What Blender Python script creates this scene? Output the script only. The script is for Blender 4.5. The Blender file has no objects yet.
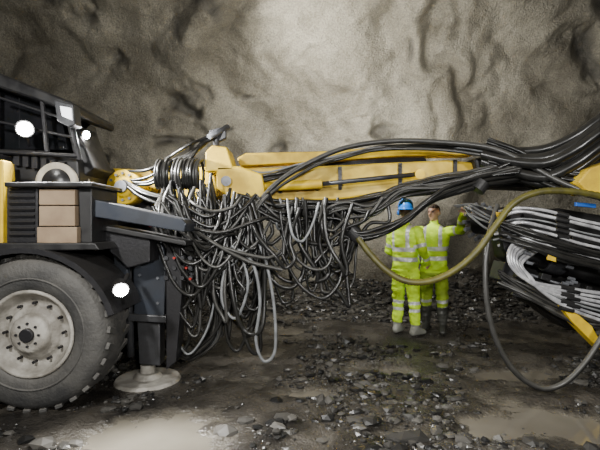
import bpy, bmesh, math, random, time
import numpy as np
from mathutils import Vector, Matrix, noise, Euler
random.seed(7)
F=433.0; CH=1.5
def P(u,v,d): return Vector(((u-300)/F*d, d, CH-(v-225)/F*d))
C=bpy.context.scene.collection
# ---------------------------------------------------------------- materials
def nmat(name,c1,c2=None,rough=0.6,metal=0.0,scale=8,bump=0.0,bscale=40,spec=0.5,r2=None,dust=None,dustamt=0.5):
    m=bpy.data.materials.new(name); m.use_nodes=True
    nt=m.node_tree; N=nt.nodes; L=nt.links; b=N['Principled BSDF']
    c2=c2 or tuple(x*0.6 for x in c1)
    tc=N.new('ShaderNodeTexCoord')
    n=N.new('ShaderNodeTexNoise'); n.inputs['Scale'].default_value=scale; n.inputs['Detail'].default_value=6
    L.new(tc.outputs['Object'],n.inputs['Vector'])
    r=N.new('ShaderNodeValToRGB'); r.color_ramp.elements[0].position=.35; r.color_ramp.elements[1].position=.65
    r.color_ramp.elements[0].color=(*c1,1); r.color_ramp.elements[1].color=(*c2,1)
    L.new(n.outputs['Fac'],r.inputs['Fac'])
    col=r.outputs['Color']
    if dust:
        g=N.new('ShaderNodeNewGeometry'); sx=N.new('ShaderNodeSeparateXYZ'); L.new(g.outputs['Normal'],sx.inputs[0])
        mr=N.new('ShaderNodeMapRange'); mr.inputs['From Min'].default_value=-.2; mr.inputs['From Max'].default_value=1; mr.inputs['To Max'].default_value=dustamt
        L.new(sx.outputs['Z'],mr.inputs['Value'])
        mx=N.new('ShaderNodeMixRGB'); L.new(mr.outputs[0],mx.inputs['Fac']); L.new(col,mx.inputs['Color1']); mx.inputs['Color2'].default_value=(*dust,1)
        col=mx.outputs['Color']
    L.new(col,b.inputs['Base Color'])
    b.inputs['Roughness'].default_value=rough; b.inputs['Metallic'].default_value=metal
    if r2 is not None:
        mr=N.new('ShaderNodeMapRange'); mr.inputs['To Min'].default_value=rough; mr.inputs['To Max'].default_value=r2
        mr.inputs['From Min'].default_value=.35; mr.inputs['From Max'].default_value=.65
        L.new(n.outputs['Fac'],mr.inputs['Value']); L.new(mr.outputs[0],b.inputs['Roughness'])
    if bump:
        n2=N.new('ShaderNodeTexNoise'); n2.inputs['Scale'].default_value=bscale; n2.inputs['Detail'].default_value=5
        L.new(tc.outputs['Object'],n2.inputs['Vector'])
        bp=N.new('ShaderNodeBump'); bp.inputs['Strength'].default_value=bump; bp.inputs['Distance'].default_value=.02
        L.new(n2.outputs['Fac'],bp.inputs['Height']); L.new(bp.outputs[0],b.inputs['Normal'])
    return m
def emat(name,c,s):
    m=bpy.data.materials.new(name); m.use_nodes=True; b=m.node_tree.nodes['Principled BSDF']
    b.inputs['Base Color'].default_value=(*c,1); b.inputs['Emission Color'].default_value=(*c,1); b.inputs['Emission Strength'].default_value=s
    return m
DUST=(.20,.18,.15)
M_yel=nmat('yellow_paint',(.85,.58,.012),(.50,.32,.02),.38,scale=5,r2=.6,dust=(.45,.34,.10),dustamt=.2,bump=.1)
M_blk=nmat('black_steel',(.006,.006,.007),(.014,.0135,.0135),.35,scale=6,r2=.6,dust=DUST,dustamt=.06)
M_drk=nmat('dark_steel',(.024,.024,.028),(.011,.011,.013),.35,.4,scale=7,r2=.6,dust=DUST,dustamt=.18,bump=.15)
M_gry=nmat('grey_steel',(.20,.21,.23),(.11,.11,.12),.4,.4,scale=9,bump=.1)
M_mid=nmat('mid_steel',(.06,.062,.068),(.035,.036,.04),.4,.4,scale=9,bump=.1,dust=DUST,dustamt=.2)
M_blu=nmat('blue_grey_steel',(.040,.048,.065),(.022,.026,.034),.32,.3,scale=5,r2=.55,dust=DUST,dustamt=.15)
M_chr=nmat('chrome',(.7,.7,.7),(.5,.5,.5),.18,1)
M_rubk=nmat('rubber_black',(.007,.007,.007),(.014,.014,.013),.28,scale=14,dust=DUST,dustamt=.10)
M_rubg=nmat('rubber_dusty',(.032,.031,.029),(.016,.016,.015),.34,scale=14,dust=(.26,.25,.22),dustamt=.30)
M_rubl=nmat('hose_light_grey',(.22,.23,.24),(.11,.115,.12),.35,scale=12,dust=(.4,.4,.38),dustamt=.4)
M_sil=nmat('hose_silver_sleeve',(.80,.80,.81),(.35,.35,.37),.3,.4,scale=10)
M_oli=nmat('hose_olive',(.105,.095,.014),(.05,.045,.012),.45,scale=10,dust=(.16,.145,.04),dustamt=.4)
M_tyr=nmat('tyre_rubber',(.030,.030,.030),(.062,.060,.056),.65,scale=6,bump=.4,dust=DUST,dustamt=.3)
M_rim=nmat('rim_muddy',(.38,.36,.32),(.17,.155,.13),.6,scale=7,bump=.4)
M_card=nmat('cardboard',(.30,.22,.14),(.22,.155,.10),.8,scale=6)
M_red=nmat('red_plastic',(.5,.03,.02),None,.4)
M_bluep=nmat('blue_plastic',(.02,.12,.5),None,.4)
M_crm=nmat('cream_paint',(.50,.45,.36),(.3,.27,.21),.5)
M_glass=nmat('dark_glass',(.008,.009,.01),(.012,.012,.014),.08)
M_lens=emat('lamp_lens',(1,.99,.95),220)
M_lens2=emat('lamp_lens_dim',(.9,.92,.95),2.0)
# ---------------------------------------------------------------- helpers
def empty(name,loc=(0,0,0)):
    e=bpy.data.objects.new(name,None); e.location=loc; C.objects.link(e); e.empty_display_size=.2; return e
def link(me_or_cu,name,mat,parent,smooth=False,bevel=0):
    o=bpy.data.objects.new(name,me_or_cu); C.objects.link(o)
    if mat is not None: o.data.materials.append(mat)
    if parent: 
        o.parent=parent; o.matrix_parent_inverse=Matrix.Translation(parent.location).inverted()
    if bevel:
        b=o.modifiers.new('bevel','BEVEL'); b.width=bevel; b.segments=2; b.limit_method='ANGLE'
    if smooth: o.data.polygons.foreach_set('use_smooth',[True]*len(o.data.polygons))
    return o
def bm2(bm,name,mat,parent,smooth=False,bevel=0):
    bmesh.ops.recalc_face_normals(bm,faces=bm.faces)
    me=bpy.data.meshes.new(name); bm.to_mesh(me); bm.free()
    return link(me,name,mat,parent,smooth,bevel)
def prism(name,pts,d,t,mat,parent,bevel=.01,dd=None):
    bm=bmesh.new(); fr=[bm.verts.new(P(u,v,d)) for u,v in pts]
    bk=[bm.verts.new(f.co+Vector((0,t,0))) for f in fr]; n=len(fr)
    bm.faces.new(fr); bm.faces.new(bk[::-1])
    for i in range(n): bm.faces.new((fr[i],fr[(i+1)%n],bk[(i+1)%n],bk[i]))
    return bm2(bm,name,mat,parent,bevel=bevel)
def addcyl(bm,a,b,r,r2=None,seg=20,caps=True):
    a=Vector(a); b=Vector(b); dv=b-a; L=dv.length
    if L<1e-6: return
    q=dv.to_track_quat('Z','Y').to_matrix().to_4x4()
    bmesh.ops.create_cone(bm,cap_ends=caps,segments=seg,radius1=r,radius2=r if r2 is None else r2,depth=L,matrix=Matrix.Translation((a+b)/2)@q)
def cyl(name,a,b,r,mat,parent,r2=None,seg=24,bevel=0):
    bm=bmesh.new(); addcyl(bm,a,b,r,r2,seg); o=bm2(bm,name,mat,parent,bevel=bevel)
    for p in o.data.polygons:
        if len(p.vertices)==4: p.use_smooth=True
    return o
def addbox(bm,c,s,rot=None):
    m=Matrix.Translation(c)@((rot.to_matrix().to_4x4()) if rot else Matrix())@Matrix.Diagonal((*s,1))
    bmesh.ops.create_cube(bm,size=1,matrix=m)
def box(name,c,s,mat,parent,rot=None,bevel=.008):
    bm=bmesh.new(); addbox(bm,Vector(c),s,rot); return bm2(bm,name,mat,parent,bevel=bevel)
def revolve(name,prof,center,mat,parent,seg=64,smooth=True):
    bm=bmesh.new(); rings=[]
    for r,y in prof:
        rings.append([bm.verts.new(Vector((center[0]+r*math.cos(2*math.pi*i/seg),center[1]+y,center[2]+r*math.sin(2*math.pi*i/seg)))) for i in range(seg)])
    for a,b in zip(rings,rings[1:]):
        for i in range(seg): bm.faces.new((a[i],a[(i+1)%seg],b[(i+1)%seg],b[i]))
    return bm2(bm,name,mat,parent,smooth)
def catmull(pts,n=8):
    pts=[Vector(p) for p in pts]; out=[]
    q=[pts[0]*2-pts[1]]+pts+[pts[-1]*2-pts[-2]]
    for i in range(1,len(q)-2):
        a,b,c,d=q[i-1:i+3]
        for k in range(n):
            t=k/n
            out.append(.5*((2*b)+(c-a)*t+(2*a-5*b+4*c-d)*t*t+(3*b-a-3*c+d)*t**3))
    out.append(pts[-1]); return out
class Hoses:
    def __init__(s,name,mat,parent,r):
        s.cu=bpy.data.curves.new(name,'CURVE'); s.cu.dimensions='3D'; s.cu.bevel_depth=r; s.cu.bevel_resolution=2; s.cu.use_fill_caps=True
        s.o=link(s.cu,name,mat,parent)
    def add(s,pts,scale=1.0,n=8,rib=0):
        pp=catmull(pts,n); sp=s.cu.splines.new('POLY'); sp.points.add(len(pp)-1)
        for k,p in enumerate(pp): sp.points[k].co=(*p,1); sp.points[k].radius=scale*(1-rib*(k%2))
        sp.use_smooth=True
# ---------------------------------------------------------------- tunnel shell
CY,CZ,R=3.0,1.6,5.7
def prof(s):
    h=CZ+.6
    if s<h: return Vector((0,CY+R+0.0,-.6+s)),Vector((0,-1,0))
    th=(s-h)/R
    if th<math.pi: return Vector((0,CY+R*math.cos(th),CZ+R*math.sin(th))),Vector((0,-math.cos(th),-math.sin(th)))
    return Vector((0,CY-R,CZ-(s-h-math.pi*R))),Vector((0,1,0))
DENTS=[(185,100,20,.34),(166,150,14,.30),(75,22,24,.34),(120,66,10,.18),(290,147,18,.28),(385,135,18,.3),(582,66,18,.26),(212,30,24,.10),(95,150,14,.3),(400,62,7,.08),(250,104,8,.08),(150,118,8,.12),(225,125,8,.1),(590,22,22,.2)]
def WP(u,v): return ((u-300)/F*8.2,CH-(v-225)/F*8.2)
DW=[(*WP(u,v),r/F*8.2,dp) for u,v,r,dp in DENTS]
CR=[]
for line,dep,wd in [([(408,0),(418,35),(432,62),(470,100),(490,125)],.10,.22),([(610,25),(560,62),(505,82),(470,86)],.09,.24),([(575,0),(530,40),(500,45)],.07,.2),([(215,20),(262,48),(310,40),(330,5)],.06,.26),([(95,0),(128,45),(175,75),(160,112),(200,128)],.08,.22),([(310,60),(345,95),(335,130)],.06,.24),([(20,60),(60,52),(110,80)],.08,.22),([(540,90),(590,105),(620,95)],.06,.2),([(240,75),(262,98),(255,125)],.05,.2)]:
    w=[WP(*p) for p in line]
    for a,b in zip(w,w[1:]): CR.append((a,b,dep,wd))
nz=noise.noise
def sab(t): return (t*t+.0045)**.5
def wdisp(x,s,z):
    v=Vector((x,s,0)); w=Vector((nz(Vector((x*.4,s*.4,11))),nz(Vector((x*.4,s*.4,23))),0))*1.2
    w2=Vector((nz(Vector((x*1.5,s*1.5,31))),nz(Vector((x*1.5,s*1.5,33))),0))*.3
    w+=w2
    vv=v+w
    d=nz(vv*.22)*.6
    d+=(sab(nz(Vector((vv.x*.40+vv.y*.26,vv.y*.38-vv.x*.18,3.1))))*2-.45)*.44
    m=max(0,min(1,.45+nz(Vector((x*.3,s*.3,40)))*2.2))
    d+=(sab(nz(Vector((vv.x*1.0,vv.y*.85,7.7))))*2-.45)*.15*m
    d+=nz(vv*2.2)*.05*(.3+m)+nz(v*5)*.028*(.3+m)+nz(v*11)*.018+nz(v*24)*.011
    k=0
    xx=x+w2.x*1.6; zz=z+w2.y*1.6
    if z<7:
        best=0
        for a,b,dep,wd in CR:
            if abs(xx-a[0])>2 and abs(xx-b[0])>2: continue
            abx=b[0]-a[0]; abz=b[1]-a[1]; t=((xx-a[0])*abx+(zz-a[1])*abz)/(abx*abx+abz*abz); t=0 if t<0 else 1 if t>1 else t
            px=xx-a[0]-abx*t; pz=zz-a[1]-abz*t; q=(px*px+pz*pz)**.5/wd
            if q<2.5:
                best=max(best,dep*math.exp(-q*q*1.2))
        d-=best
    for dx,dz,r,dp in DW:
        q=((xx-dx)/r+(zz-dz)/r*.4)**2+((zz-dz)/(r*.65))**2
        if q<8:
            q*=1+.9*nz(v*2.2+Vector((dx,0,0)))+.5*nz(v*6)
            g=math.exp(-max(0,q)**1.3*1.3); d-=dp*g; k=max(k,g)
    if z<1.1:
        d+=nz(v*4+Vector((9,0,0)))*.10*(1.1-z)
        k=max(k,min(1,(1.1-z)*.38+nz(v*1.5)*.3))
    return d,max(0,k)
def wall(name,s0,s1,ds,x0,x1,dx,mat):
    nx=int((x1-x0)/dx)+1; ns=max(2,int(round((s1-s0)/ds))+1)
    vs=[];fs=[];cols=[]
    for j in range(ns):
        s=s0+(s1-s0)*j/(ns-1); p,n=prof(s)
        for i in range(nx):
            x=x0+(x1-x0)*i/(nx-1); d,k=wdisp(x,s,p.z if s<9 else 99)
            q=p+n*d; vs.append((x,q.y,q.z)); cols.append(k)
    for j in range(ns-1):
        for i in range(nx-1):
            a=j*nx+i; fs.append((a,a+1,a+nx+1,a+nx))
    me=bpy.data.meshes.new(name); me.from_pydata(vs,[],fs)
    at=me.attributes.new('exposed','FLOAT','POINT'); at.data.foreach_set('value',cols)
    o=link(me,name,mat,None,True); return o
def wallmat():
    m=bpy.data.materials.new('shotcrete'); m.use_nodes=True; nt=m.node_tree;N=nt.nodes;L=nt.links;b=N['Principled BSDF']
    tc=N.new('ShaderNodeTexCoord')
    def noi(sc,de=6,dist=0):
        n=N.new('ShaderNodeTexNoise'); n.inputs['Scale'].default_value=sc; n.inputs['Detail'].default_value=de; n.inputs['Distortion'].default_value=dist
        L.new(tc.outputs['Object'],n.inputs['Vector']); return n
    n1=noi(.9,10,.8); n1.inputs['Roughness'].default_value=.65
    r1=N.new('ShaderNodeValToRGB'); e=r1.color_ramp.elements
    e[0].position=.36;e[0].color=(.145,.130,.098,1); e[1].position=.64; e[1].color=(.32,.298,.24,1)
    L.new(n1.outputs['Fac'],r1.inputs['Fac'])
    n2=noi(34,5); r2=N.new('ShaderNodeValToRGB'); r2.color_ramp.elements[0].position=.32; r2.color_ramp.elements[0].color=(.32,.32,.32,1); r2.color_ramp.elements[1].position=.6
    n2.inputs['Roughness'].default_value=.7
    L.new(n2.outputs['Fac'],r2.inputs['Fac'])
    mx=N.new('ShaderNodeMixRGB'); mx.blend_type='MULTIPLY'; mx.inputs['Fac'].default_value=.8
    L.new(r1.outputs[0],mx.inputs['Color1']); L.new(r2.outputs[0],mx.inputs['Color2'])
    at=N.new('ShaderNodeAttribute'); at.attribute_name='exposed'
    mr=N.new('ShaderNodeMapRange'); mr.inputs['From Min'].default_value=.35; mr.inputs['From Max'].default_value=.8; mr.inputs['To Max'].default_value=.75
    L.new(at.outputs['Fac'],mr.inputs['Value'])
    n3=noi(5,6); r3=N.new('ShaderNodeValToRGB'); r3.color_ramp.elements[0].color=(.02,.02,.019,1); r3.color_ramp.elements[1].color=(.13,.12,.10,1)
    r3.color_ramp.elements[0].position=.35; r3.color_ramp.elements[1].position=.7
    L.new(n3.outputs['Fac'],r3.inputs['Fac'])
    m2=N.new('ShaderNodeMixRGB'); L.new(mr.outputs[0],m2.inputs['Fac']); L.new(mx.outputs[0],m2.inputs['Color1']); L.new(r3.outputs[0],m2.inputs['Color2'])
    L.new(m2.outputs[0],b.inputs['Base Color']); b.inputs['Roughness'].default_value=.46
    n4=noi(32,6); n4.inputs['Roughness'].default_value=.65
    bp=N.new('ShaderNodeBump'); bp.inputs['Strength'].default_value=1; bp.inputs['Distance'].default_value=.045
    L.new(n4.outputs['Fac'],bp.inputs['Height']); L.new(bp.outputs[0],b.inputs['Normal'])
    return m
MW=wallmat()
S1=2.2+R*math.radians(50)
ST=2.2*2+math.pi*R
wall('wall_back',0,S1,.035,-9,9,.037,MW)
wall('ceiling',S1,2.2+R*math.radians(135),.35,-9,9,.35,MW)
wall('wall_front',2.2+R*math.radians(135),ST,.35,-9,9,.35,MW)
# ---------------------------------------------------------------- floor
PUD=[(-1.05,3.05,.42,.36),(1.9,3.2,.70,.32),(-.45,7.0,.85,.28),(-.1,6.2,.4,.12),(2.6,5.6,.4,.12),(.75,3.1,.2,.08),(-1.9,2.6,.3,.15),(1.0,4.5,.4,.12),(.1,3.9,.25,.10),(-.6,5.0,.3,.12),(2.2,4.4,.5,.1)]
def pudf(x,y):
    k=0
    for a,b,rx,ry in PUD:
        q=((x-a)/rx)**2+((y-b)/ry)**2
        if q>7: continue
        q*=1+.9*nz(Vector((x*2.8,y*3.2,1)))+.5*nz(Vector((x*9,y*9,1)))
        k=max(k,math.exp(-q*.9))
    return k
FLAT=[(-2.1,3.6,.5),(-1.42,4.2,.45),(1.43,5.9,.3),(1.86,6.05,.3)]
def hz(x,y):
    v=Vector((x,y,0)); h=nz(v*.8)*.045+nz(v*2.5)*.032+nz(v*7)*.019+nz(v*18)*.014
    f=1
    for a,b,r in FLAT:
        q=((x-a)**2+(y-b)**2)/r/r
        if q<5: f=min(f,1-math.exp(-q))
    h=h*f+.012
    h-=.075*pudf(x,y)
    if y>7.0:
        t=min(1,(y-7.0)/1.6); h+=t*t*(.50+.35*nz(Vector((x*.7,4,0)))+.12*nz(v*2))*(1 if x>-.5 else .6)
    if y<-1.6: h+=(-1.6-y)*.3
    return h
def floor():
    x0,x1,y0,y1=-9,9,-2.9,9.0
    ys=[y0+i*.3 for i in range(int((1.9-y0)/.3)+1)]; y=ys[-1]
    while y<y1: y+=.025+.007*max(0,y-2); ys.append(y)
    dx=.04; nx=int((x1-x0)/dx); ny=len(ys)-1; vs=[];fs=[]
    for y in ys:
        for i in range(nx+1):
            x=x0+(x1-x0)*i/nx; vs.append((x,y,hz(x,y)))
    for j in range(ny):
        for i in range(nx):
            a=j*(nx+1)+i; fs.append((a,a+1,a+nx+2,a+nx+1))
    me=bpy.data.meshes.new('floor'); me.from_pydata(vs,[],fs)
    m=nmat('wet_mud',(.016,.0145,.013),(.062,.055,.045),.08,scale=2.6,r2=.42,bump=1.0,bscale=34)
    nt=m.node_tree;N=nt.nodes;L=nt.links;b=N['Principled BSDF']
    src=b.inputs['Base Color'].links[0].from_socket
    g=N.new('ShaderNodeNewGeometry'); sx=N.new('ShaderNodeSeparateXYZ'); L.new(g.outputs['Position'],sx.inputs[0])
    n=N.new('ShaderNodeTexNoise'); n.inputs['Scale'].default_value=9; L.new(g.outputs['Position'],n.inputs['Vector'])
    ad=N.new('ShaderNodeMath'); ad.operation='MULTIPLY_ADD'; L.new(n.outputs['Fac'],ad.inputs[0]); ad.inputs[1].default_value=.03; L.new(sx.outputs['Z'],ad.inputs[2])
    mr=N.new('ShaderNodeMapRange'); mr.inputs['From Min'].default_value=.014; mr.inputs['From Max'].default_value=-.014; mr.inputs['To Max'].default_value=.85
    L.new(ad.outputs[0],mr.inputs['Value'])
    mx=N.new('ShaderNodeMixRGB'); L.new(mr.outputs[0],mx.inputs['Fac']); L.new(src,mx.inputs['Color1']); mx.inputs['Color2'].default_value=(.125,.112,.088,1)
    L.new(mx.outputs[0],b.inputs['Base Color'])
    link(me,'floor',m,None,True)
floor()
bm=bmesh.new()
for k,(a,b,rx,ry) in enumerate(PUD):
    n=40; ring=[bm.verts.new((a+rx*1.6*math.cos(t*2*math.pi/n),b+ry*1.6*math.sin(t*2*math.pi/n),-.026-.0005*k)) for t in range(n)]
    bm.faces.new(ring)
bm2(bm,'puddle',nmat('muddy_water',(.16,.145,.115),(.11,.098,.077),.03,scale=1.5,bump=.03,bscale=8),None)
def rubble():
    base=bmesh.new(); bmesh.ops.create_icosphere(base,subdivisions=1,radius=1); bv=np.array([v.co[:] for v in base.verts]); bf=np.array([[v.index for v in f.verts] for f in base.faces]); base.free()
    vs=[];fs=[]; n=0; rng=np.random.default_rng(3)
    while n<21000:
        r=random.random()
        if r<.34: y=random.uniform(6.6,8.6); x=random.uniform(-7,7)
        elif r<.76: y=2.2+random.random()**1.3*3.4; x=random.uniform(-.85,.85)*y
        else: y=random.uniform(3,7); x=random.uniform(-5,5)
        clump=nz(Vector((x*.8,y*1.1,20)))+.6*nz(Vector((x*2.6,y*3.2,21)))
        if y<6.6 and random.random()>.26+clump*1.8: continue
        if pudf(x,y)>.35 and random.random()<.93: continue
        s=.005+.008*random.random()+(.05*random.random()**8)+(.035*random.random()**2 if y>7 else 0)
        if random.random()<.004: s+=random.uniform(.02,.05)
        bad=False
        for a,b,rr in FLAT:
            if (x-a)**2+(y-b)**2<(rr*.9)**2 and s>.02: bad=True
        if bad: continue
        z=hz(x,y)+s*.2; R3=np.array(Euler((random.random()*6,random.random()*6,random.random()*6)).to_matrix())
        sc=np.array((s*random.uniform(.7,1.6),s*random.uniform(.7,1.3),s*random.uniform(.35,.8)))
        q=(bv@R3.T)*sc*rng.uniform(.72,1.22,(12,1))+np.array((x,y,z))
        vs.append(q); fs.append(bf+12*n)
        n+=1
    for (x,y,s) in [(-.53,3.15,.085),(-.42,3.3,.06),(-1.75,2.95,.07),(-1.9,3.0,.05),(.15,3.0,.05),(.65,2.85,.06),(1.15,3.05,.05),(-.2,3.7,.05),(.5,3.9,.05),(1.5,4.6,.06),(-1.55,3.0,.05)]:
        q=bv*np.array((s*1.3,s,s*.55))*rng.uniform(.75,1.2,(12,1))+np.array((x,y,hz(x,y)+s*.2)); vs.append(q); fs.append(bf+12*n); n+=1
    me=bpy.data.meshes.new('rock_rubble'); me.from_pydata(np.concatenate(vs).tolist(),[],np.concatenate(fs).tolist())
    m=nmat('rock',(.06,.058,.054),(.15,.14,.125),.3,scale=20)
    nt=m.node_tree;N=nt.nodes;L=nt.links
    g=N.new('ShaderNodeNewGeometry'); r=N.new('ShaderNodeValToRGB'); r.color_ramp.elements[0].color=(.010,.010,.010,1); r.color_ramp.elements[1].color=(.09,.085,.076,1)
    r.color_ramp.elements[0].position=.2
    L.new(g.outputs['Random Per Island'],r.inputs['Fac']); L.new(r.outputs[0],N['Principled BSDF'].inputs['Base Color'])
    link(me,'rock_rubble',m,None)
rubble()
# ---------------------------------------------------------------- RIG
rig=empty('drilling_rig',(-2.1,4.6,0))
def wheel(cx,cy,side,idx):
    Rw=.64; W=.44
    c=(cx,cy,Rw-.005)
    s=side
    pr=[(.335,.05),(.36,.012),(.40,-.004),(.47,-.012),(.55,-.004),(.595,.03),(.62,.07),(.63,.12),(.632,W/2),(.63,W-.12),(.62,W-.07),(.595,W-.03),(.5,W),(.36,W-.01),(.335,W-.05)]
    revolve('tyre_%d'%idx,pr,c,M_tyr,rig,72)
    bm=bmesh.new()
    for i in range(30):
        a=2*math.pi*i/30
        for sg in (0,1):
            aa=a+sg*math.pi/30; yy=cy+(.11 if sg==0 else W-.11)
            m=Matrix.Translation((cx,yy,c[2]))@Matrix.Rotation(-aa,4,'Y')@Matrix.Translation((.618,0,0))@Matrix.Rotation(.35 if sg else -.35,4,'X')@Matrix.Diagonal((.03,.19,.055,1))
            bmesh.ops.create_cube(bm,size=1,matrix=m)
    bm2(bm,'tread_%d'%idx,M_tyr,rig,bevel=.006)
    revolve('sidewall_ring_%d'%idx,[(.43,-.004),(.435,-.018),(.445,-.018),(.45,-.006)] if side<0 else [(.43,W),(.435,W+.014),(.445,W+.014),(.45,W)],c,M_tyr,rig,72)
    pr=[(.345,.03),(.352,.005),(.34,-.005),(.325,.0),(.315,.03),(.30,.06),(.285,.085),(.25,.10),(.225,.10),(.21,.075),(.195,.06),(.17,.055),(.155,.03),(.15,-.0),(.12,-.015),(.0,-.018)]
    if side>0: pr=[(r,W-y) for r,y in pr]
    revolve('rim_%d'%idx,pr,c,M_rim,rig,64)
    bm=bmesh.new()
    y0=cy+(.10 if side<0 else W-.10); y1=y0+(.045*side)
    for i in range(12):
        a=2*math.pi*i/12; p=Vector((cx+.238*math.cos(a),y0,c[2]+.238*math.sin(a))); addcyl(bm,p,(p.x,y1,p.z),.013,seg=6)
    for i in range(8):
        a=2*math.pi*i/8; yy=cy+(-.012 if side<0 else W+.012); p=Vector((cx+.09*math.cos(a),yy,c[2]+.09*math.sin(a))); addcyl(bm,p,(p.x,yy+.015*side,p.z),.011,seg=6)
    bm2(bm,'wheel_nuts_%d'%idx,M_drk,rig)
    cyl('hub_cap_%d'%idx,(cx,cy+(.0 if side<0 else W),c[2]),(cx,cy+(-.045 if side<0 else W+.045),c[2]),.055,M_drk,rig,bevel=.008)
wheel(-2.14,3.42,-1,1); wheel(-2.14,5.5,1,2); wheel(-5.3,3.42,-1,3); wheel(-5.3,5.5,1,4)
cyl('axle_1',(-2.14,3.8,.635),(-2.14,5.6,.635),.11,M_drk,rig); cyl('axle_2',(-5.3,3.8,.635),(-5.3,5.6,.635),.11,M_drk,rig)
box('chassis_beam',(-3.9,4.68,.95),(4.6,.95,.45),M_blk,rig)
box('engine_hood',(-5.2,4.6,1.5),(2.2,2.0,.7),M_yel,rig,bevel=.05)
def fender(cx,name):
    bm=bmesh.new(); n=20; rings=[]
    for i in range(n+1):
        a=math.radians(14+i*(166)/n)
        pr=[]
        for rr,yy in ((.69,3.36),(.69,3.95),(.735,3.95),(.735,3.36)):
            pr.append(bm.verts.new((cx+rr*math.cos(a),yy,.64+rr*.93*math.sin(a))))
        rings.append(pr)
    for a,b in zip(rings,rings[1:]):
        for k in range(4): bm.faces.new((a[k],a[(k+1)%4],b[(k+1)%4],b[k]))
    bm.faces.new(rings[0]); bm.faces.new(rings[-1][::-1])
    bm2(bm,name,M_drk,rig)
fender(-2.16,'fender_1'); fender(-5.3,'fender_2')
prism('deck_plate',[(-60,243),(95,243),(100,250),(-60,252)],3.4,1.9,M_blk,rig)
prism('battery_box',[(6,186),(38,186),(38,243),(6,243)],3.5,.5,M_drk,rig)
bm=bmesh.new()
for i in range(8):
    v=191+i*6.3; a=P(10,v,3.495); b=P(35,v,3.495); addbox(bm,(a+b)/2,((b-a).length,.02,.02),Euler((.5,0,0)))
bm2(bm,'grille_slats',M_drk,rig)
prism('yellow_post',[(-14,160),(3,160),(3,246),(-14,246)],3.45,.12,M_yel,rig)
prism('rear_cabinet',[(-110,150),(-16,150),(-16,246),(-110,246)],3.5,1.2,M_drk,rig)
card=empty('cardboard_box',P(58,235,3.7))
for k,(u0,v0,u1,v1,dd) in enumerate([(39,189,75,205,3.48),(39,206,75,226,3.46),(37,227,77,243,3.44)]):
    prism('carton_%d'%k,[(u0,v0),(u1,v0),(u1,v1),(u0,v1)],dd,.32,M_card,card,bevel=.006)
prism('box_side_frame',[(78,184),(92,188),(92,243),(80,243)],3.5,.5,M_blk,rig)
prism('tray_rim',[(4,182),(92,182),(92,187),(4,187)],3.42,.6,M_blk,rig)
rc=P(60,184,3.85)
revolve('reel_flange',[(.13,0),(.165,-.005),(.185,.0),(.185,.03),(.13,.03)],(rc.x,rc.y-.06,rc.z),M_crm,rig,40)
revolve('reel_drum',[(0,-.02),(.13,-.02),(.13,.25),(0,.25)],(rc.x,rc.y-.04,rc.z),M_blk,rig,32)
revolve('reel_flange_back',[(.10,.2),(.185,.2),(.185,.23),(.10,.23)],(rc.x,rc.y-.04,rc.z),M_crm,rig,40)
# cab
prism('cab_roof',[(-120,50),(-30,60),(0,73),(70,101),(76,106),(74,113),(0,88),(-30,76),(-120,70)],3.75,.8,M_blk,rig,bevel=.02)
prism('cab_body',[(-120,145),(40,150),(78,158),(80,184),(-120,184)],3.85,1.25,M_blk,rig,bevel=.02)
prism('cab_glass',[(-115,72),(0,90),(60,110),(68,150),(-115,148)],3.95,.7,M_glass,rig)
bm=bmesh.new()
def bar(bm,u0,v0,u1,v1,d,r=.018,d2=None): addcyl(bm,P(u0,v0,d),P(u1,v1,d2 or d),r,seg=10)
for (a,b,c,d_,r_) in [(68,108,80,160,.02),(0,98,74,122,.012),(-20,118,76,138,.012),(42,98,47,152,.02),(-8,84,-8,150,.02),(-60,76,-60,150,.02),(-120,146,78,156,.02)]:
    bar(bm,a,b,c,d_,3.78,r_)
bm2(bm,'cab_window_frame',M_drk,rig)
prism('cab_front_plate',[(66,122),(76,124),(94,168),(84,176),(72,150)],3.95,.4,M_blk,rig)
prism('label_plate',[(-2,165),(13,164),(14,181),(-2,182)],3.74,.02,M_yel,rig,bevel=.003)
bm=bmesh.new()
for i in range(6):
    a=P(18+i*9,160+i*1.5,3.82); addbox(bm,a,(.05,.04,.10))
bm2(bm,'cab_vents',M_drk,rig)
def lamp(name,u,v,d,r,aim,lens,power=0,size=.06,spot=None):
    p=P(u,v,d); aim=Vector(aim).normalized(); e=empty(name,p)
    cyl('housing',p+aim*-.09,p,r*1.12,M_blk,e,r2=r*1.3,bevel=.004)
    cyl('lens',p+aim*.001,p+aim*.012,r,lens,e)
    cyl('bracket',p-aim*.05,p-aim*.05+Vector((0,.06,-.14)),.012,M_drk,e)
    if power:
        l=bpy.data.lights.new(name+'_light','SPOT'); l.energy=power; l.spot_size=spot or 2.8; l.spot_blend=.6; l.shadow_soft_size=size; l.color=(1,.99,.96)
        o=bpy.data.objects.new('beam',l); C.objects.link(o); o.location=p+aim*.06; o.rotation_euler=aim.to_track_quat('-Z','Y').to_euler()
        o.parent=e; o.matrix_parent_inverse=Matrix.Translation(e.location).inverted()
lamp('work_lamp',25,129,3.66,.058,(.5,-1,-.3),M_lens,300)
lamp('work_lamp.001',86,135,4.0,.036,(1,-.25,-.25),M_lens,480)
lamp('work_lamp.002',121,290,3.30,.05,(.55,-1,-.45),M_lens,300)
bm=bmesh.new(); addcyl(bm,P(121,290,3.36),P(128,275,3.75),.02,seg=10); bm2(bm,'lamp_arm',M_drk,rig)
prism('flood_lamp_housing',[(54,100),(73,104),(75,125),(69,127),(57,121)],3.66,.12,M_mid,rig)
prism('flood_lamp_lens',[(60,106),(71,108),(72,120),(62,116)],3.645,.02,M_lens2,rig,bevel=.002)
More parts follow.
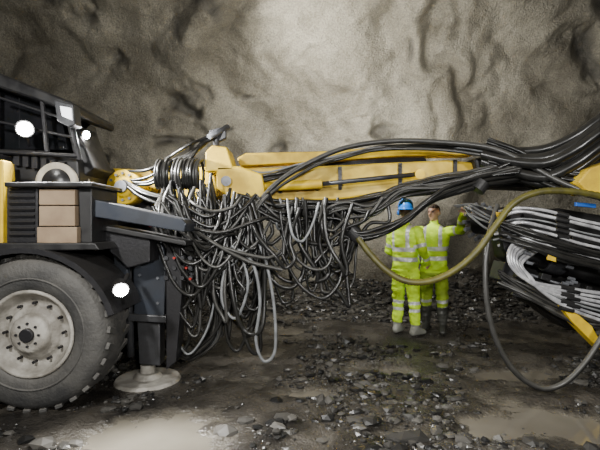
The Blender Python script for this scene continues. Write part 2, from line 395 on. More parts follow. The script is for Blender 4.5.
# stabiliser / front frame
prism('front_frame',[(60,186),(112,182),(190,200),(206,236),(200,286),(160,325),(112,318),(95,250)],4.6,.8,M_blk,rig,bevel=.02)
prism('front_plate',[(87,203),(92,199),(182,219),(186,224),(184,232),(95,217),(87,213)],3.55,.32,M_blu,rig,bevel=.008)
prism('front_plate_rail',[(84,222),(120,228),(186,241),(186,246),(120,234),(84,228)],3.7,.3,M_blk,rig)
prism('swing_bracket',[(96,224),(135,232),(150,240),(150,262),(128,268),(110,252)],3.75,.3,M_drk,rig)
prism('jack_sleeve',[(130,238),(162,243),(166,262),(164,320),(134,318),(133,270)],4.0,.24,M_blu,rig,bevel=.012)
prism('jack_collar',[(128,314),(166,316),(166,323),(128,321)],3.97,.3,M_mid,rig,bevel=.008)
prism('jack_leg',[(137,322),(160,324),(160,366),(139,364)],4.04,.16,M_mid,rig,bevel=.01)
prism('jack_side_plate',[(166,240),(180,246),(182,292),(176,362),(166,370)],3.95,.2,M_drk,rig)
cyl('jack_cylinder',P(127,250,4.0),P(131,356,4.05),.035,M_mid,rig)
prism('jack_web',[(112,250),(128,256),(128,300),(118,292)],3.9,.06,M_blu,rig)
pc=P(148,372,4.15)
bm=bmesh.new(); addcyl(bm,(pc.x,pc.y,.012),(pc.x,pc.y,.045),.31,.29,40); addcyl(bm,(pc.x,pc.y,.045),(pc.x,pc.y,.09),.14,.10,24); addcyl(bm,(pc.x,pc.y,.09),(pc.x,pc.y,.17),.07,seg=20)
bm2(bm,'jack_foot',M_rim,rig,bevel=.008)
bm=bmesh.new(); 
for i in range(3):
    for j in range(4):
        a=P(166+j*8,258+i*10,3.93); addcyl(bm,a,a+Vector((0,.12,0)),.020,seg=10)
        addbox(bm,a+Vector((0,.14,0)),(.06,.08,.07))
bm2(bm,'valve_block',M_mid,rig)
bm=bmesh.new()
for u,v in [(150,226),(186,268),(174,258),(190,279)]:
    a=P(u,v,3.9); addcyl(bm,a,a+Vector((0,.03,0)),.011,seg=10)
bm2(bm,'red_caps',M_red,rig)
bm=bmesh.new()
for u,v in [(140,250),(158,252),(140,275),(158,278),(140,300),(158,303)]:
    a=P(u,v,4.0); addcyl(bm,a+Vector((0,-.015,0)),a,.014,seg=6)
bm2(bm,'jack_bolts',M_gry,rig)
# boom base
c=P(124,187,4.4)
revolve('slew_hub',[(0,-.05),(.10,-.05),(.10,-.02),(.165,-.02),(.18,0),(.18,.3),(0,.3)],(c.x,c.y,c.z),M_yel,rig,40)
bm=bmesh.new()
for i in range(12):
    a=2*math.pi*i/12; p=Vector((c.x+.135*math.cos(a),c.y-.02,c.z+.135*math.sin(a))); addcyl(bm,p,p+Vector((0,-.02,0)),.014,seg=6)
addcyl(bm,c+Vector((0,-.05,0)),c+Vector((0,-.09,0)),.06)
bm2(bm,'slew_bolts',M_gry,rig)
prism('boom_base_plate',[(112,168),(150,170),(158,182),(150,208),(116,205)],4.62,.4,M_yel,rig,bevel=.015)
prism('boom_root',[(140,172),(212,166),(220,196),(150,204)],4.72,.3,M_yel,rig,bevel=.015)
prism('knuckle_upper',[(205,152),(212,145),(227,147),(231,160),(234,170),(205,172)],4.3,.35,M_yel,rig,bevel=.015)
prism('knuckle',[(216,166),(240,166),(262,174),(266,198),(232,200),(216,188)],4.3,.4,M_yel,rig,bevel=.02)
cyl('knuckle_pin',P(226,181,4.26),P(226,181,4.8),.05,M_gry,rig)
cyl('hose_guide_post',P(217,148,4.5),P(214,131,4.5),.03,M_gry,rig); cyl('hose_guide_roller',P(209,137,4.4),P(228,127,4.6),.03,M_gry,rig)
prism('hose_guide_bracket',[(209,130),(220,127),(226,131),(226,138),(216,143),(209,140)],4.52,.06,M_mid,rig)
prism('boom_main',[(232,168),(300,167),(380,163),(448,160),(480,163),(474,178),(420,189),(335,200),(256,201)],4.7,.32,M_yel,rig,bevel=.02)
prism('boom_upper_beam',[(237,158),(246,153),(330,151),(400,145),(445,141),(482,148),(474,155),(400,156),(330,161),(240,166)],4.8,.22,M_yel,rig,bevel=.012)
prism('boom_web',[(300,158),(420,150),(430,166),(300,172)],4.93,.06,M_drk,rig)
cyl('lift_cylinder',P(240,188,4.5),P(322,184,4.5),.05,M_yel,rig,bevel=.006); cyl('lift_rod',P(322,184,4.5),P(420,174,4.5),.024,M_mid,rig)
cyl('boom_clevis',P(420,174,4.45),P(420,174,4.75),.05,M_yel,rig)
bm=bmesh.new()
for u in (280,340,400,455):
    a=P(u,183-(u-262)*.06,4.685); addbox(bm,a,(.04,.02,.25))
    for k in (-.1,.1): addcyl(bm,a+Vector((0,-.01,k)),a+Vector((0,-.03,k)),.014,seg=6)
bm2(bm,'hose_clamps',M_drk,rig)
prism('far_boom',[(150,190),(290,176),(420,168),(560,172),(560,186),(420,184),(290,195),(150,206)],5.6,.28,M_yel,rig,bevel=.02)
# ------------- feed / boom head on the right
prism('boom_head',[(474,158),(500,154),(540,158),(556,170),(548,188),(505,186),(480,180)],4.6,.5,M_drk,rig,bevel=.03)
cyl('roll_unit',P(535,172,4.4),P(600,160,4.75),.20,M_blk,rig,bevel=.02)
prism('feed_mount_yellow',[(578,182),(590,168),(660,146),(660,196),(590,194)],4.0,.3,M_yel,rig,bevel=.015)
prism('feed_beam',[(505,262),(560,290),(660,328),(660,350),(556,312),(500,280)],4.55,.28,M_mid,rig,bevel=.01)
prism('feed_beam_yellow',[(560,305),(566,304),(592,326),(600,340),(600,350),(590,340),(572,322)],4.08,.12,M_yel,rig,bevel=.01)
prism('feed_body',[(498,215),(560,208),(660,225),(660,318),(600,302),(540,280),(505,258)],4.75,.30,M_blk,rig,bevel=.03)
cyl('rock_drill_body',P(515,250,4.5),P(640,285,4.5),.11,M_blk,rig,bevel=.01)
cyl('rock_drill_collar',P(545,258,4.5),P(562,263,4.5),.14,M_mid,rig,bevel=.01)
cyl('feed_cylinder',P(520,238,4.42),P(650,262,4.42),.045,M_mid,rig); cyl('feed_rod',P(500,232,4.42),P(522,238,4.42),.025,M_chr,rig)
cyl('feed_rail_1',P(512,293,4.35),P(660,345,4.35),.016,M_gry,rig); cyl('feed_rail_2',P(515,270,4.35),P(660,315,4.35),.014,M_gry,rig)
prism('feed_lower_bracket',[(520,285),(560,300),(590,318),(600,338),(570,330),(530,302)],4.5,.3,M_blk,rig)
mc=P(484,222,5.15)
cyl('manifold',mc+Vector((-.12,0,.02)),mc+Vector((.3,-.35,0)),.16,M_drk,rig,bevel=.02)
bm=bmesh.new()
for i in range(14):
    a=2*math.pi*i/14; s=Vector((.7,-.7,0))
    p=mc+Vector((-.05,-.08,0))+s*math.cos(a)*.15+Vector((0,0,math.sin(a)*.17)); addcyl(bm,p,p+Vector((-.07,-.07,.0))+s*math.cos(a)*.04+Vector((0,0,math.sin(a)*.04)),.024,seg=8)
bm2(bm,'manifold_couplings',M_gry,rig)
bm=bmesh.new()
for i in range(26):
    u=503+random.random()*95; v=222+random.random()*66+(u-505)*.2; a=P(u,v,4.25+random.random()*.12); s=.03+random.random()*.04
    addbox(bm,a,(s*1.6,s,s),Euler((0,.25,0)))
bm2(bm,'feed_fittings',M_blk,rig,bevel=.004)
bm=bmesh.new()
for i in range(16):
    u=500+random.random()*98; v=226+random.random()*58+(u-505)*.2; a=P(u,v,4.15); addcyl(bm,a,a+Vector((.06,0,-.015)),.016,seg=8)
bm2(bm,'feed_adaptors',M_gry,rig)
prism('feed_valve_plate',[(500,222),(516,224),(530,262),(518,268),(504,250)],4.2,.08,M_drk,rig)
prism('feed_blue_tag',[(576,202),(596,204),(596,208),(576,206)],4.05,.03,M_bluep,rig,bevel=.003)
prism('feed_yellow_tag_1',[(548,252),(556,254),(556,262),(548,260)],4.04,.03,M_yel,rig,bevel=.003)
prism('feed_yellow_tag_2',[(496,212),(506,212),(506,217),(496,217)],4.04,.03,M_yel,rig,bevel=.003)
# ---------------------------------------------------------------- HOSES
hs=empty('hydraulic_hoses',P(300,200,4.5))
HK=Hoses('hoses_black',M_rubk,hs,.017); HG=Hoses('hoses_dusty',M_rubg,hs,.015); HL=Hoses('hoses_light',M_rubl,hs,.010); HS=Hoses('hoses_silver',M_sil,hs,.017); HO=Hoses('hose_olive',M_oli,hs,.034); HB=Hoses('hoses_thick',M_rubk,hs,.058)
HT=Hoses('hose_thick_dusty',M_rubg,hs,.027)
def pick(): return random.choices([HK,HG,HL],[.58,.34,.08])[0]
rnd=random.uniform
def path(pts,j=3,jd=.08):
    return [P(u+rnd(-j,j),v+rnd(-j,j),d+rnd(-jd,jd)) for u,v,d in pts]
for i in range(28):
    off=rnd(-6,10); dd=rnd(-.1,.1); sg=rnd(-4,18)
    pts=[(rnd(236,266),198+off,4.26+dd),(278,207+off*.7+sg*.7,4.3+dd),(305,207+off+sg*.8,4.34+dd),(340,206+off*.6,4.36+dd),(372,200+off*.9+sg*.5,4.36+dd),(402,190+off*.7,4.36+dd),(440,183+off*.8,4.36+dd),(480,174+off*.7,4.35+dd),(520,166+off,4.33+dd)]
    pick().add(path(pts,3,.03))
for i in range(7):
    o=rnd(-4,6)
    pts=[(244,178+o*2,4.4),(268,178+o*2,4.4),(300,168+o,4.5),(340,157+o,4.5),(380,150+o,4.5),(430,147+o,4.5),(480,151+o,4.45),(530,165+o,4.4),(600,182+o,4.3)]
    pick().add(path(pts,2,.04))
for i in range(30):
    x1=rnd(236,325); w=rnd(14,75); dp=rnd(226,300) if x1+w<355 else rnd(222,250); d=rnd(4.0,4.45); y1=rnd(196,216); lean=rnd(-16,20)
    if i<12: cl=random.choice([262,296,318]); x1=cl+rnd(-7,7); dp=rnd(262,302); w=rnd(16,32)
    pts=[(x1,y1,d),(x1+2+lean*.2,(y1+dp)/2,d-.04),(x1+w*.25+lean,dp-5,d-.06),(x1+w*.5+lean,dp+3,d-.05),(x1+w*.8+lean*.7,dp-8,d-.03),(x1+w,(y1+dp)/2,d),(x1+w+rnd(-3,12),y1,d)]
    pick().add(path(pts,4,.02),rnd(.8,1.3))
for i in range(46):
    x1=rnd(160,222); w=rnd(8,38); dp=rnd(255,358)-abs(x1+w/2-200)*.5; d=rnd(4.0,4.4); y1=rnd(176,206); sh=rnd(-8,26)
    if i<26: x1=random.choice([178,204,222])+rnd(-6,6)
    if x1+w>215: y1=rnd(198,210)
    pts=[(x1,y1,d+.05),(x1+sh*.4,y1+(dp-y1)*.35,d),(x1+sh*.7,y1+(dp-y1)*.75,d-.05),(x1+sh+w*.3,dp-3,d-.06),(x1+sh+w*.65,dp-2,d-.05),(x1+sh+w,y1+(dp-y1)*.7,d-.03),(x1+sh*.8+w*1.1,y1+(dp-y1)*.3,d),(x1+w*1.1,y1,d+.05)]
    pick().add(path(pts,4.5,.02),rnd(.8,1.3))
for i in range(12):
    d=rnd(4.0,4.3); o=rnd(-8,8)
    pts=[(190,262+o,d),(212,290+o,d-.03),(205+rnd(0,15),330+o,d-.03),(190,356+o*.4,d),(176,340+o,d+.05),(168,305+o,d+.06)]
    pick().add(path(pts,2,.02))
for i in range(26):
    a=rnd(150,190); b=rnd(222,268); y=rnd(195,250); sg=rnd(10,60); d=rnd(3.95,4.15)
    pts=[(a,y,d),(a+(b-a)*.25,y+sg*.7,d-.04),(a+(b-a)*.55,y+sg,d-.05),(a+(b-a)*.85,y+sg*.5,d-.02),(b,y-rnd(-5,12),d+.05)]
    pick().add(path(pts,3,.02))
for i in range(8):
    x=158+i*5.5; cx=rnd(-2,2); d=4.25+rnd(-.03,.03); ph=rnd(0,1)
    pts=[]
    for k in range(15):
        a=k*math.pi/4+ph; pts.append((x+cx+k*.35+9*math.cos(a)*.5,174+rnd(-1,1)+14*math.sin(a),d+.10*math.cos(a)))
    [HK,HG,HK][i%3].add([P(*p) for p in pts])
for i in range(12):
    o=rnd(-12,12)
    pts=[(128,176+o*.6,4.4),(150,172+o,4.35),(172,160+o*.6,4.35),(190,150+o*.8,4.3),(203,140+o*.5,4.4),(215,134+o*.3,4.5)] if i%3==0 else [(120,180+o*.6,4.4),(145,196+o,4.3),(175,205+o,4.25),(200,212+o,4.2),(228,210+o,4.22),(250,206+o,4.25)]
    (HK if i%3==0 else pick()).add(path(pts,2,.03))
for i in range(10):
    o=rnd(-8,8)
    pts=[(170+o,196,4.3),(160+o*.5,215,4.1),(172+o,240,4.05),(198+o,252+o,4.05),(225+o,250+o,4.1),(246,232+o,4.15),(262+o,208,4.22)]
    pick().add(path(pts,3,.03))
HT.add([P(*p) for p in [(196,232,3.95),(222,248,3.92),(250,262,3.92),(282,270,3.98)]],.7)
HT.add([P(*p) for p in [(225,248,3.92),(245,254,3.9),(268,258,3.9),(280,252,4.0)]],.6)
HL.add([P(*p) for p in [(232,246,4.0),(252,262,3.95),(260,300,3.95),(256,340,3.95),(264,361,3.95),(275,350,3.95),(274,305,3.97),(266,262,4.0),(255,235,4.1)]],1.5)
HL.add([P(*p) for p in [(240,250,4.02),(248,285,4.0),(236,318,4.0),(222,300,4.0),(226,262,4.05),(236,225,4.2)]],1.4)
HK.add([P(*p) for p in [(282,255,4.1),(300,285,4.1),(322,298,4.1),(338,285,4.1),(346,255,4.15),(350,232,4.2)]],1.0)
HG.add([P(*p) for p in [(288,240,4.1),(300,262,4.1),(318,270,4.1),(330,262,4.1),(332,240,4.15)]],1.0)
HT.add([P(*p) for p in [(232,262,4.0),(240,235,4.05),(255,208,4.15),(276,184,4.25),(305,165,4.35),(345,148,4.4),(395,141,4.42),(450,143,4.38),(490,148,4.33),(520,160,4.25),(560,182,4.12),(610,202,4.0)]])
HT.add([P(*p) for p in [(250,225,4.1),(262,202,4.15),(290,180,4.3),(330,160,4.45),(380,150,4.5),(440,150,4.45),(500,158,4.4)]],.6)
for i in range(13):
    o=rnd(-6,6); dd=rnd(-.06,.06)
    pts=[(rnd(318,338),208+o,4.4),(345,225+o*.6,4.25+dd),(358,236+o*.6,4.2+dd),(384,230+o*.6,4.2+dd),(406,219+o*.5,4.2+dd),(428,201+o*.5,4.22+dd),(450,191+o*.8,4.25+dd),(480,182+o*.8,4.3+dd),(515,176+o,4.38+dd),(560,166+o,4.42+dd),(612,156+o,4.4+dd)]
    [HK,HK,HG][i%3].add(path(pts,1.2,.02),1.1)
HK.add([P(*p) for p in [(350,238,4.2),(330,245,4.2),(300,240,4.25),(285,225,4.3),(270,205,4.3)]],1.3)
for i in range(5):
    o=rnd(-6,6)
    HK.add(path([(355,238,4.2),(348,255+o,4.2),(338,268+o,4.2),(325,258+o,4.25),(318,235,4.3),(310,210,4.35)],2,.02))
bm=bmesh.new(); addcyl(bm,P(350,229,4.2),P(361,240,4.2),.075,seg=20); addcyl(bm,P(476,190,4.28),P(482,182,4.28),.08,seg=20)
bm2(bm,'bundle_clamps',M_blk,hs)
for k,(a,b,s) in enumerate([(0,0,1),(10,.06,1),(-9,.05,.8),(19,.0,.9),(5,-.08,.8),(26,.08,.7)]):
    HB.add([P(482,152+a*.5,4.5+b),P(512,158+a*.7,4.35+b),P(545,158+a,4.2+b),P(575,145+a,4.1+b),P(602,126+a,4.05+b),P(650,98+a,4.0+b)],s)
for i in range(9):
    o=rnd(-6,16)
    HK.add(path([(488,145+o,4.4),(520,156+o,4.3),(548,170+o,4.2),(575,178+o,4.12),(620,182+o*1.4,4.05)],2,.03))
HO.add([P(*p) for p in [(358,238,4.15),(370,254,4.1),(386,270,4.05),(406,281,4.0),(430,281,3.98),(455,270,3.95),(478,250,3.92),(496,225,3.90),(514,203,3.90),(540,192,3.90),(575,192,3.90),(620,200,3.90)]],n=16,rib=.16)
HT.add([P(*p) for p in [(497,205,4.1),(489,235,4.0),(485,270,3.95),(488,310,3.92),(498,345,3.9),(516,373,3.88),(540,388,3.87),(562,384,3.87),(582,366,3.87),(600,340,3.88),(622,300,3.9)]],.95)
for i in range(7):
    o=i*5.6; j=rnd(-1.5,1.5)
    (HL if i in(2,5) else HS).add([P(496+rnd(-4,4),212+o,4.32),P(520,207+o*.95+j,4.12+.02*(i%3)),P(548,211+o*1.0,4.07+.03*(i%2)),P(580,219+o*1.05+j,4.07),P(630,230+o*1.1,4.08)],1.0 if i%2 else .85)
for i in range(7):
    o=i*5.8; j=rnd(-1,1)
    (HL if i==4 else HS).add([P(530+o*.3,238+o*.3,4.3),P(511+o*.3+j,246+o*.5,4.12),P(510+o*.6,264+o*.4,4.07),P(530+o*.35,281+o*.3,4.06),P(572,289+o*.6,4.07),P(630,297+o*.95,4.08)],.8 if i%2 else 1)
for i in range(10):
    o=rnd(-12,12)
    HK.add(path([(500,225+o,4.2),(530,235+o,4.08),(565,248+o,4.05),(620,262+o,4.05)],3,.02))
for i in range(5):
    HL.add(path([(455+i*3,206,4.9),(470,204+i*3,4.75),(490,210+i*5,4.5),(505,212+i*5,4.35)],2,.02),1.2)
for i in range(8):
    HG.add(path([(500,272+i*2,4.3),(530,290+i,4.2),(560,303+i*2,4.15),(590,314+i*3,4.12),(625,328,4.1)],3,.02))
bm=bmesh.new()
for i in range(7):
    o=i*5.6; a=P(556,213+o,4.07); b=P(568,216+o,4.07); addcyl(bm,a,b,.023,seg=10)
    o=i*5.8; a=P(560+i%2*6,286.5+o*.6,4.065); b=P(573+i%2*6,289+o*.63,4.07); addcyl(bm,a,b,.022,seg=10)
bm2(bm,'hose_ferrules',M_blk,hs)
# ---------------------------------------------------------------- WORKERS
M_hv=nmat('hi_vis_yellow',(.66,.95,.02),(.52,.82,.02),.7,scale=5,bump=.25,bscale=14)
M_hv2=nmat('hi_vis_dirty',(.42,.58,.03),(.30,.42,.03),.75,scale=6,bump=.25,bscale=14)
M_ref=nmat('reflective_tape',(.75,.76,.76),(.6,.6,.6),.35,.2)
M_skin=nmat('skin',(.55,.33,.24),(.5,.28,.2),.5,scale=20)
M_boot=nmat('boot_rubber',(.07,.07,.06),(.035,.035,.03),.5)
M_bootl=nmat('boot_muddy',(.34,.34,.30),(.20,.20,.17),.6)
M_hair=nmat('hair_brown',(.06,.035,.02),None,.6,scale=60,bump=.5,bscale=120)
M_helb=nmat('helmet_blue',(.02,.24,.95),(.02,.20,.8),.3)
M_navy=nmat('navy_fabric',(.02,.025,.04),None,.8)
def sph(c,r,n=10):
    out=[]
    if not hasattr(r,'__len__'): r=(r,r,r)
    for i in range(1,n):
        for j in range(n*2):
            t=math.pi*i/n; p=math.pi*j/n
            out.append(Vector((c[0]+r[0]*math.sin(t)*math.cos(p),c[1]+r[1]*math.sin(t)*math.sin(p),c[2]+r[2]*math.cos(t))))
    out+= [Vector((c[0],c[1],c[2]+r[2])),Vector((c[0],c[1],c[2]-r[2]))]
    return out
def hull(big,pts):
    bm=bmesh.new()
    vs=[bm.verts.new(p) for p in pts]
    r=bmesh.ops.convex_hull(bm,input=vs)
    junk=[v for v in bm.verts if not v.link_faces]
    if junk: bmesh.ops.delete(bm,geom=junk,context='VERTS')
    bm.verts.index_update()
    V=[big.verts.new(v.co) for v in bm.verts]
    for f in bm.faces: big.faces.new([V[v.index] for v in f.verts])
    bm.free()
def worker(name,x,y,rot,arms,legs,helmet,mats,headturn=0,bootH=.28,lean=0):
    root=empty(name,(x,y,hz(x,y)))
    Rm=Matrix.Rotation(rot,4,'Z')
    bm=bmesh.new(); bones=[]
    def cap(a,b,ra,rb,label,n=8):
        a=Vector(a);b=Vector(b); hull(bm,sph(a,ra,n)+sph(b,rb,n)); bones.append((a,b,ra,rb,label))
    rings=[(.80,.150,.115,0),(.92,.182,.135,0),(1.04,.172,.125,0),(1.18,.190,.130,0),(1.32,.205,.132,.005),(1.42,.190,.118,.01),(1.475,.115,.085,.012),(1.50,.075,.07,.005)]
    for a,b in zip(rings,rings[1:]):
        pts=[]
        for z,rx,ry,yo in (a,b):
            for k in range(28):
                t=2*math.pi*k/28; pts.append(Vector((rx*math.copysign(abs(math.cos(t))**.85,math.cos(t)),ry*math.copysign(abs(math.sin(t))**.85,math.sin(t))+yo+lean*(z-.9),z)))
        hull(bm,pts)
    bones.append((Vector((0,0,.85)),Vector((0,lean*.5,1.42)),.15,.15,'torso'))
    ly=lean*.6
    cap((0,.005+ly,1.47),(0,-.005+ly,1.58),.058,.055,'neck')
    hc=Vector((0,-.02+ly,1.665))
    T=Matrix.Translation(hc)@Matrix.Rotation(headturn,4,'Z')@Matrix.Translation(-hc)
    hull(bm,[T@p for p in sph(hc+Vector((0,.01,.02)),(.078,.098,.098),12)])
    hull(bm,[T@p for p in sph(hc+Vector((0,-.012,-.02)),(.066,.08,.075),12)+sph(hc+Vector((0,-.05,-.085)),(.032,.03,.028),8)+sph(hc+Vector((.045,.0,-.06)),.016,6)+sph(hc+Vector((-.045,.0,-.06)),.016,6)])
    hull(bm,[T@p for p in sph(hc+Vector((0,-.086,.012)),.010,6)+sph(hc+Vector((0,-.110,-.030)),.012,6)+sph(hc+Vector((.013,-.09,-.034)),.010,6)+sph(hc+Vector((-.013,-.09,-.034)),.010,6)])
    hull(bm,[T@p for p in sph(hc+Vector((0,-.083,-.060)),(.024,.012,.008),6)])
    hull(bm,[T@p for p in sph(hc+Vector((0,-.083,.025)),(.05,.014,.010),6)])
    for s in (-1,1): hull(bm,[T@p for p in sph(hc+Vector((s*.080,.012,-.01)),(.012,.022,.033),6)])
    bones.append((hc+Vector((0,.01,-.05)),hc+Vector((0,.01,.06)),.09,.09,'head'))
    for s,(el,wr,curl,pn) in zip((1,-1),arms):
        sh=Vector((s*.190,.005+ly,1.405)); el=Vector(el); wr=Vector(wr)
        cap(sh,el,.072,.058,'uarm'); cap(el,wr,.058,.046,'farm')
        D=(wr-el).normalized(); Nn=Vector(pn); Nn=(Nn-D*Nn.dot(D)).normalized(); S=D.cross(Nn)*(-s)
        pts=[]
        for t,w,th in ((-.01,.024,.020),(.03,.036,.018),(.085,.040,.013)):
            for sx in (-1,1):
                pts+=sph(wr+D*t+S*(w-th*.7)*sx,th*.8,5)
        hull(bm,pts); bones.append((wr,wr+D*.1,.03,.03,'hand'))
        for k,(off,ln) in enumerate(((-.031,.060),(-.0105,.074),(.0105,.080),(.031,.072))):
            p=wr+D*.085+S*off; ang=.15+curl*.4
            for seg,fr in enumerate((.45,.32,.26)):
                q=p+(D*math.cos(ang)+Nn*math.sin(ang)+S*off*.9)*ln*fr
                cap(p,q,.0092-.0006*seg,.0088-.0007*seg,'hand',5); p=q; ang+=.2+curl
        p=wr+D*.02+S*.030; dv=(D*.65+S*.65+Nn*.35).normalized()
        q=p+dv*.04; cap(p,q,.013,.011,'hand',5); q2=q+(D*.8+S*.2+Nn*(.3+curl*.3)).normalized()*.034; cap(q,q2,.0105,.009,'hand',5)
    for s,(kn,an,yaw) in zip((1,-1),legs):
        hp=Vector((s*.092,0,.86)); kn=Vector(kn); an=Vector(an)
        cap(hp,kn,.108,.082,'thigh'); cap(kn,an+Vector((0,0,.09)),.082,.070,'shin'); cap(an+Vector((0,0,.12)),an,.066,.052,'boot')
        f=Vector((math.sin(yaw),-math.cos(yaw),0))
        hull(bm,sph(an+Vector((0,0,-.045))-f*.055,(.042,.042,.045),8)+sph(an+Vector((0,0,-.0))-f*.02,.05,8)+sph(an+Vector((0,0,-.055))+f*.10,(.05,.05,.038),8)+sph(an+Vector((0,0,-.062))+f*.165,(.040,.035,.030),8))
        bones.append((an+Vector((0,0,-.05))-f*.05,an+Vector((0,0,-.05))+f*.17,.05,.05,'boot'))
    me=bpy.data.meshes.new('tmp'); bm.to_mesh(me); bm.free()
    o=bpy.data.objects.new('tmp',me); C.objects.link(o)
    rm=o.modifiers.new('r','REMESH'); rm.mode='VOXEL'; rm.voxel_size=.007; rm.use_smooth_shade=True
    sm=o.modifiers.new('s','SMOOTH'); sm.iterations=3; sm.factor=.5
    dg=bpy.context.evaluated_depsgraph_get(); me2=bpy.data.meshes.new_from_object(o.evaluated_get(dg)); bpy.data.objects.remove(o)
    nv=len(me2.vertices); co=np.empty(nv*3); me2.vertices.foreach_get('co',co); co=co.reshape(-1,3); no=np.empty(nv*3,dtype=np.float32)
    me2.vertices.foreach_get('normal',no); no=no.reshape(-1,3)
    best=np.full(nv,9.0); bi=np.zeros(nv,int); bt=np.zeros(nv)
    for k,(a,b,ra,rb,l) in enumerate(bones):
        a=np.array(a);b=np.array(b);ab=b-a; t=np.clip(((co-a)@ab)/max(1e-9,ab@ab),0,1)
        dd=np.linalg.norm(co-a-t[:,None]*ab,axis=1)-(ra+(rb-ra)*t)
        m=dd<best; best[m]=dd[m]; bi[m]=k; bt[m]=t[m]
    lab=[b[4] for b in bones]; cloth={'torso','uarm','farm','thigh','shin'}
    for i in range(nv):
        if lab[bi[i]] in cloth:
            x_,y_,z_=co[i]; w=nz(Vector((x_*8,y_*8,z_*18)))*.016+nz(Vector((x_*26,y_*26,z_*30)))*.005
            if lab[bi[i]]=='torso' and abs(z_-.84)<.05: w+=.012
            co[i]+=no[i]*w
    co[:,2]=np.maximum(co[:,2],.006)
    me2.vertices.foreach_set('co',co.ravel())
    ml=['jac','ref','tro','skin','boot','hair','acc']
    me2.materials.clear()
    for k in ml: me2.materials.append(mats[k])
    I={k:i for i,k in enumerate(ml)}; Ti=T.inverted()
    mi=[]
    for pl in me2.polygons:
        v0=pl.vertices[0]; c=Vector(co[v0]); l=lab[bi[v0]]; t=bt[v0]; m='jac'
        if l=='torso':
            z=c.z
            if z<.83: m='tro'
            elif 1.00<z<1.055 or 1.135<z<1.19: m='ref'
            elif z>1.19 and .085<abs(c.x)<.13: m='ref'
        elif l=='uarm': m='ref' if .62<t<.80 else 'jac'
        elif l=='farm': m='ref' if .45<t<.65 else 'jac'
        elif l=='thigh': m='tro' if c.z<.84 else 'jac'
        elif l=='shin':
            m='ref' if (.10<t<.24 or .42<t<.56) else 'tro'
            if c.z<bootH: m='boot'
        elif l=='boot': m='boot' if c.z<max(bootH,.12) else 'tro'
        elif l=='hand': m='skin'
        elif l=='neck': m='skin' if c.z>1.53 else 'jac'
        elif l=='head':
            q=Ti@c - hc; m='skin'
            if q.z>.055 or (q.y>.02 and q.z>-.06 and not abs(q.x)>.079): m='hair'
            if q.z<-.054 and q.z>-.066 and q.y<-.085 and abs(q.x)<.022: m='acc'
        mi.append(I[m])
    me2.polygons.foreach_set('material_index',mi); me2.polygons.foreach_set('use_smooth',[True]*len(mi))
    me2.transform(Rm); body=bpy.data.objects.new('body',me2); C.objects.link(body); body.parent=root
    b2=bmesh.new()
    for s in (-1,1): bmesh.ops.create_uvsphere(b2,u_segments=10,v_segments=8,radius=.010,matrix=Rm@T@Matrix.Translation(hc+Vector((s*.030,-.078,.006))))
    m_=bpy.data.meshes.new('eyes'); b2.to_mesh(m_); b2.free(); e=bpy.data.objects.new('eyes',m_); m_.materials.append(M_navy); C.objects.link(e); e.parent=root
    if helmet:
        b2=bmesh.new(); n=32; rings=[]
        prof_=[(1.00,-.005),(1.0,.02),(.98,.05),(.9,.085),(.72,.115),(.45,.132),(.15,.138)]
        for rr,zz in prof_:
            rings.append([b2.verts.new((.102*rr*math.cos(2*math.pi*i/n),.128*rr*math.sin(2*math.pi*i/n),zz)) for i in range(n)])
        br=[b2.verts.new(((.112)*math.cos(2*math.pi*i/n),(.138+(.045 if math.sin(2*math.pi*i/n)<-.3 else 0)*abs(math.sin(2*math.pi*i/n)))*math.sin(2*math.pi*i/n),-.012)) for i in range(n)]
        rings=[br]+rings
        for a,b in zip(rings,rings[1:]):
            for i in range(n): b2.faces.new((a[i],a[(i+1)%n],b[(i+1)%n],b[i]))
        b2.faces.new(rings[-1])
        addbox(b2,Vector((0,.0,.132)),(.03,.17,.018))
        for s in (-1,1): addcyl(b2,(s*.085,.01,-.055),(s*.112,.01,-.055),.034,.028,16)
        bmesh.ops.recalc_face_normals(b2,faces=b2.faces)
        b2.transform(Rm@T@Matrix.Translation(hc+Vector((0,.005,.045))))
        m_=bpy.data.meshes.new('helmet'); b2.to_mesh(m_); b2.free(); m_.materials.append(helmet); e=bpy.data.objects.new('helmet',m_); C.objects.link(e); e.parent=root
        for p in m_.polygons: p.use_smooth=True
        so=e.modifiers.new('s','SOLIDIFY'); so.thickness=.004
    return root
MA=dict(jac=M_hv,ref=M_ref,tro=M_hv,skin=M_skin,boot=M_bootl,hair=M_hair,acc=M_navy)
MB=dict(jac=M_hv,ref=M_ref,tro=M_hv2,skin=M_skin,boot=M_boot,hair=M_hair,acc=M_navy)
worker('construction_worker',1.43,5.9,math.radians(135),
  [((.27,-.02,1.13),(.20,-.22,1.02),.5,(-1,0,.2)),((-.27,.0,1.14),(-.23,-.19,.98),.5,(1,0,.2))],
  [((.11,-.015,.49),(.115,.01,.10),.15),((-.125,-.03,.49),(-.15,-.01,.10),-.2)],M_helb,MA,headturn=.3,bootH=.16)
rot2=math.radians(-30); b2=Vector((1.88,6.07,0)); iv=Matrix.Rotation(rot2,4,'Z').inverted()
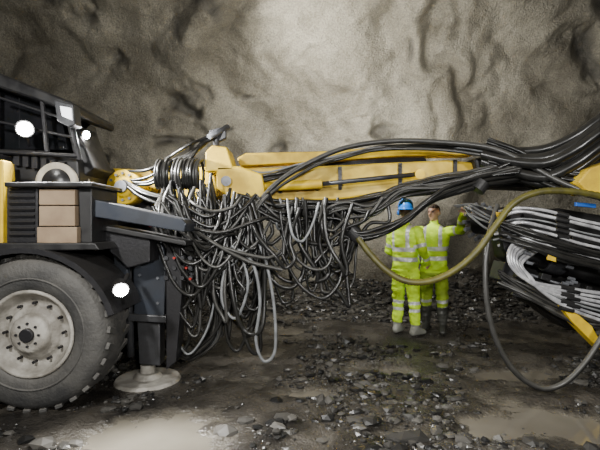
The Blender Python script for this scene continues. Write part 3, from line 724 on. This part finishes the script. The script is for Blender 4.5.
wl=iv@(P(463,214,5.50)-b2); sl=Vector((.19,.005,1.405)); mid=(wl+sl)/2+Vector((.06,.03,-.10))
worker('construction_worker.001',1.88,6.07,rot2,
  [(mid,wl,.5,(0,0,-1)),((-.26,.02,1.14),(-.22,-.14,.95),.6,(1,0,.1))],
  [((.11,-.02,.49),(.115,.0,.10),.2),((-.11,-.02,.49),(-.12,.02,.10),-.2)],None,MB,headturn=-.3,bootH=.36)
# ---------------------------------------------------------------- LIGHTS
def area(name,loc,tgt,power,size,col=(1,.98,.93)):
    l=bpy.data.lights.new(name,'AREA'); l.energy=power; l.size=size; l.color=col
    o=bpy.data.objects.new(name,l); C.objects.link(o); o.location=loc; o.rotation_euler=(Vector(tgt)-Vector(loc)).to_track_quat('-Z','Y').to_euler(); return o
area('fill_light_left',(-2.2,.4,3.2),(.6,5.0,1.0),200,.3,(1,.99,.96))  # added area fill, up and left near the camera, not a rig lamp
area('fill_light_right',(2.6,-.3,3.0),(1.0,6,.8),130,.3,(1,.99,.96))  # second added fill, from the right behind the camera
area('fill_light_front',(.5,-.5,2.0),(.9,6,1.6),110,.2,(1,.99,.96))  # frontal light added to brighten the helmet and the space under the boom
area('rake_light_high',(-.4,6.3,4.4),(2.6,8.4,4.4),85,.25,(1,.97,.88))  # unseen light added to rake along the wall and raise its contrast
area('rake_light_low',(1.0,5.3,2.35),(1.0,8.5,4.4),170,.15,(1,.97,.88))  # added behind the boom to rake the wall from below, no lamp modelled
area('floodlight_rear',(.2,6.0,3.3),(1.0,8.6,.8),90,.25)
w=bpy.data.worlds.new('World'); bpy.context.scene.world=w; w.use_nodes=True
w.node_tree.nodes['Background'].inputs[0].default_value=(.5,.48,.45,1); w.node_tree.nodes['Background'].inputs[1].default_value=.025
cam=bpy.data.cameras.new('camera'); cam.lens=26; cam.sensor_width=36; co=bpy.data.objects.new('camera',cam); C.objects.link(co)
co.location=(0,0,CH); co.rotation_euler=(math.radians(90),0,0); bpy.context.scene.camera=co
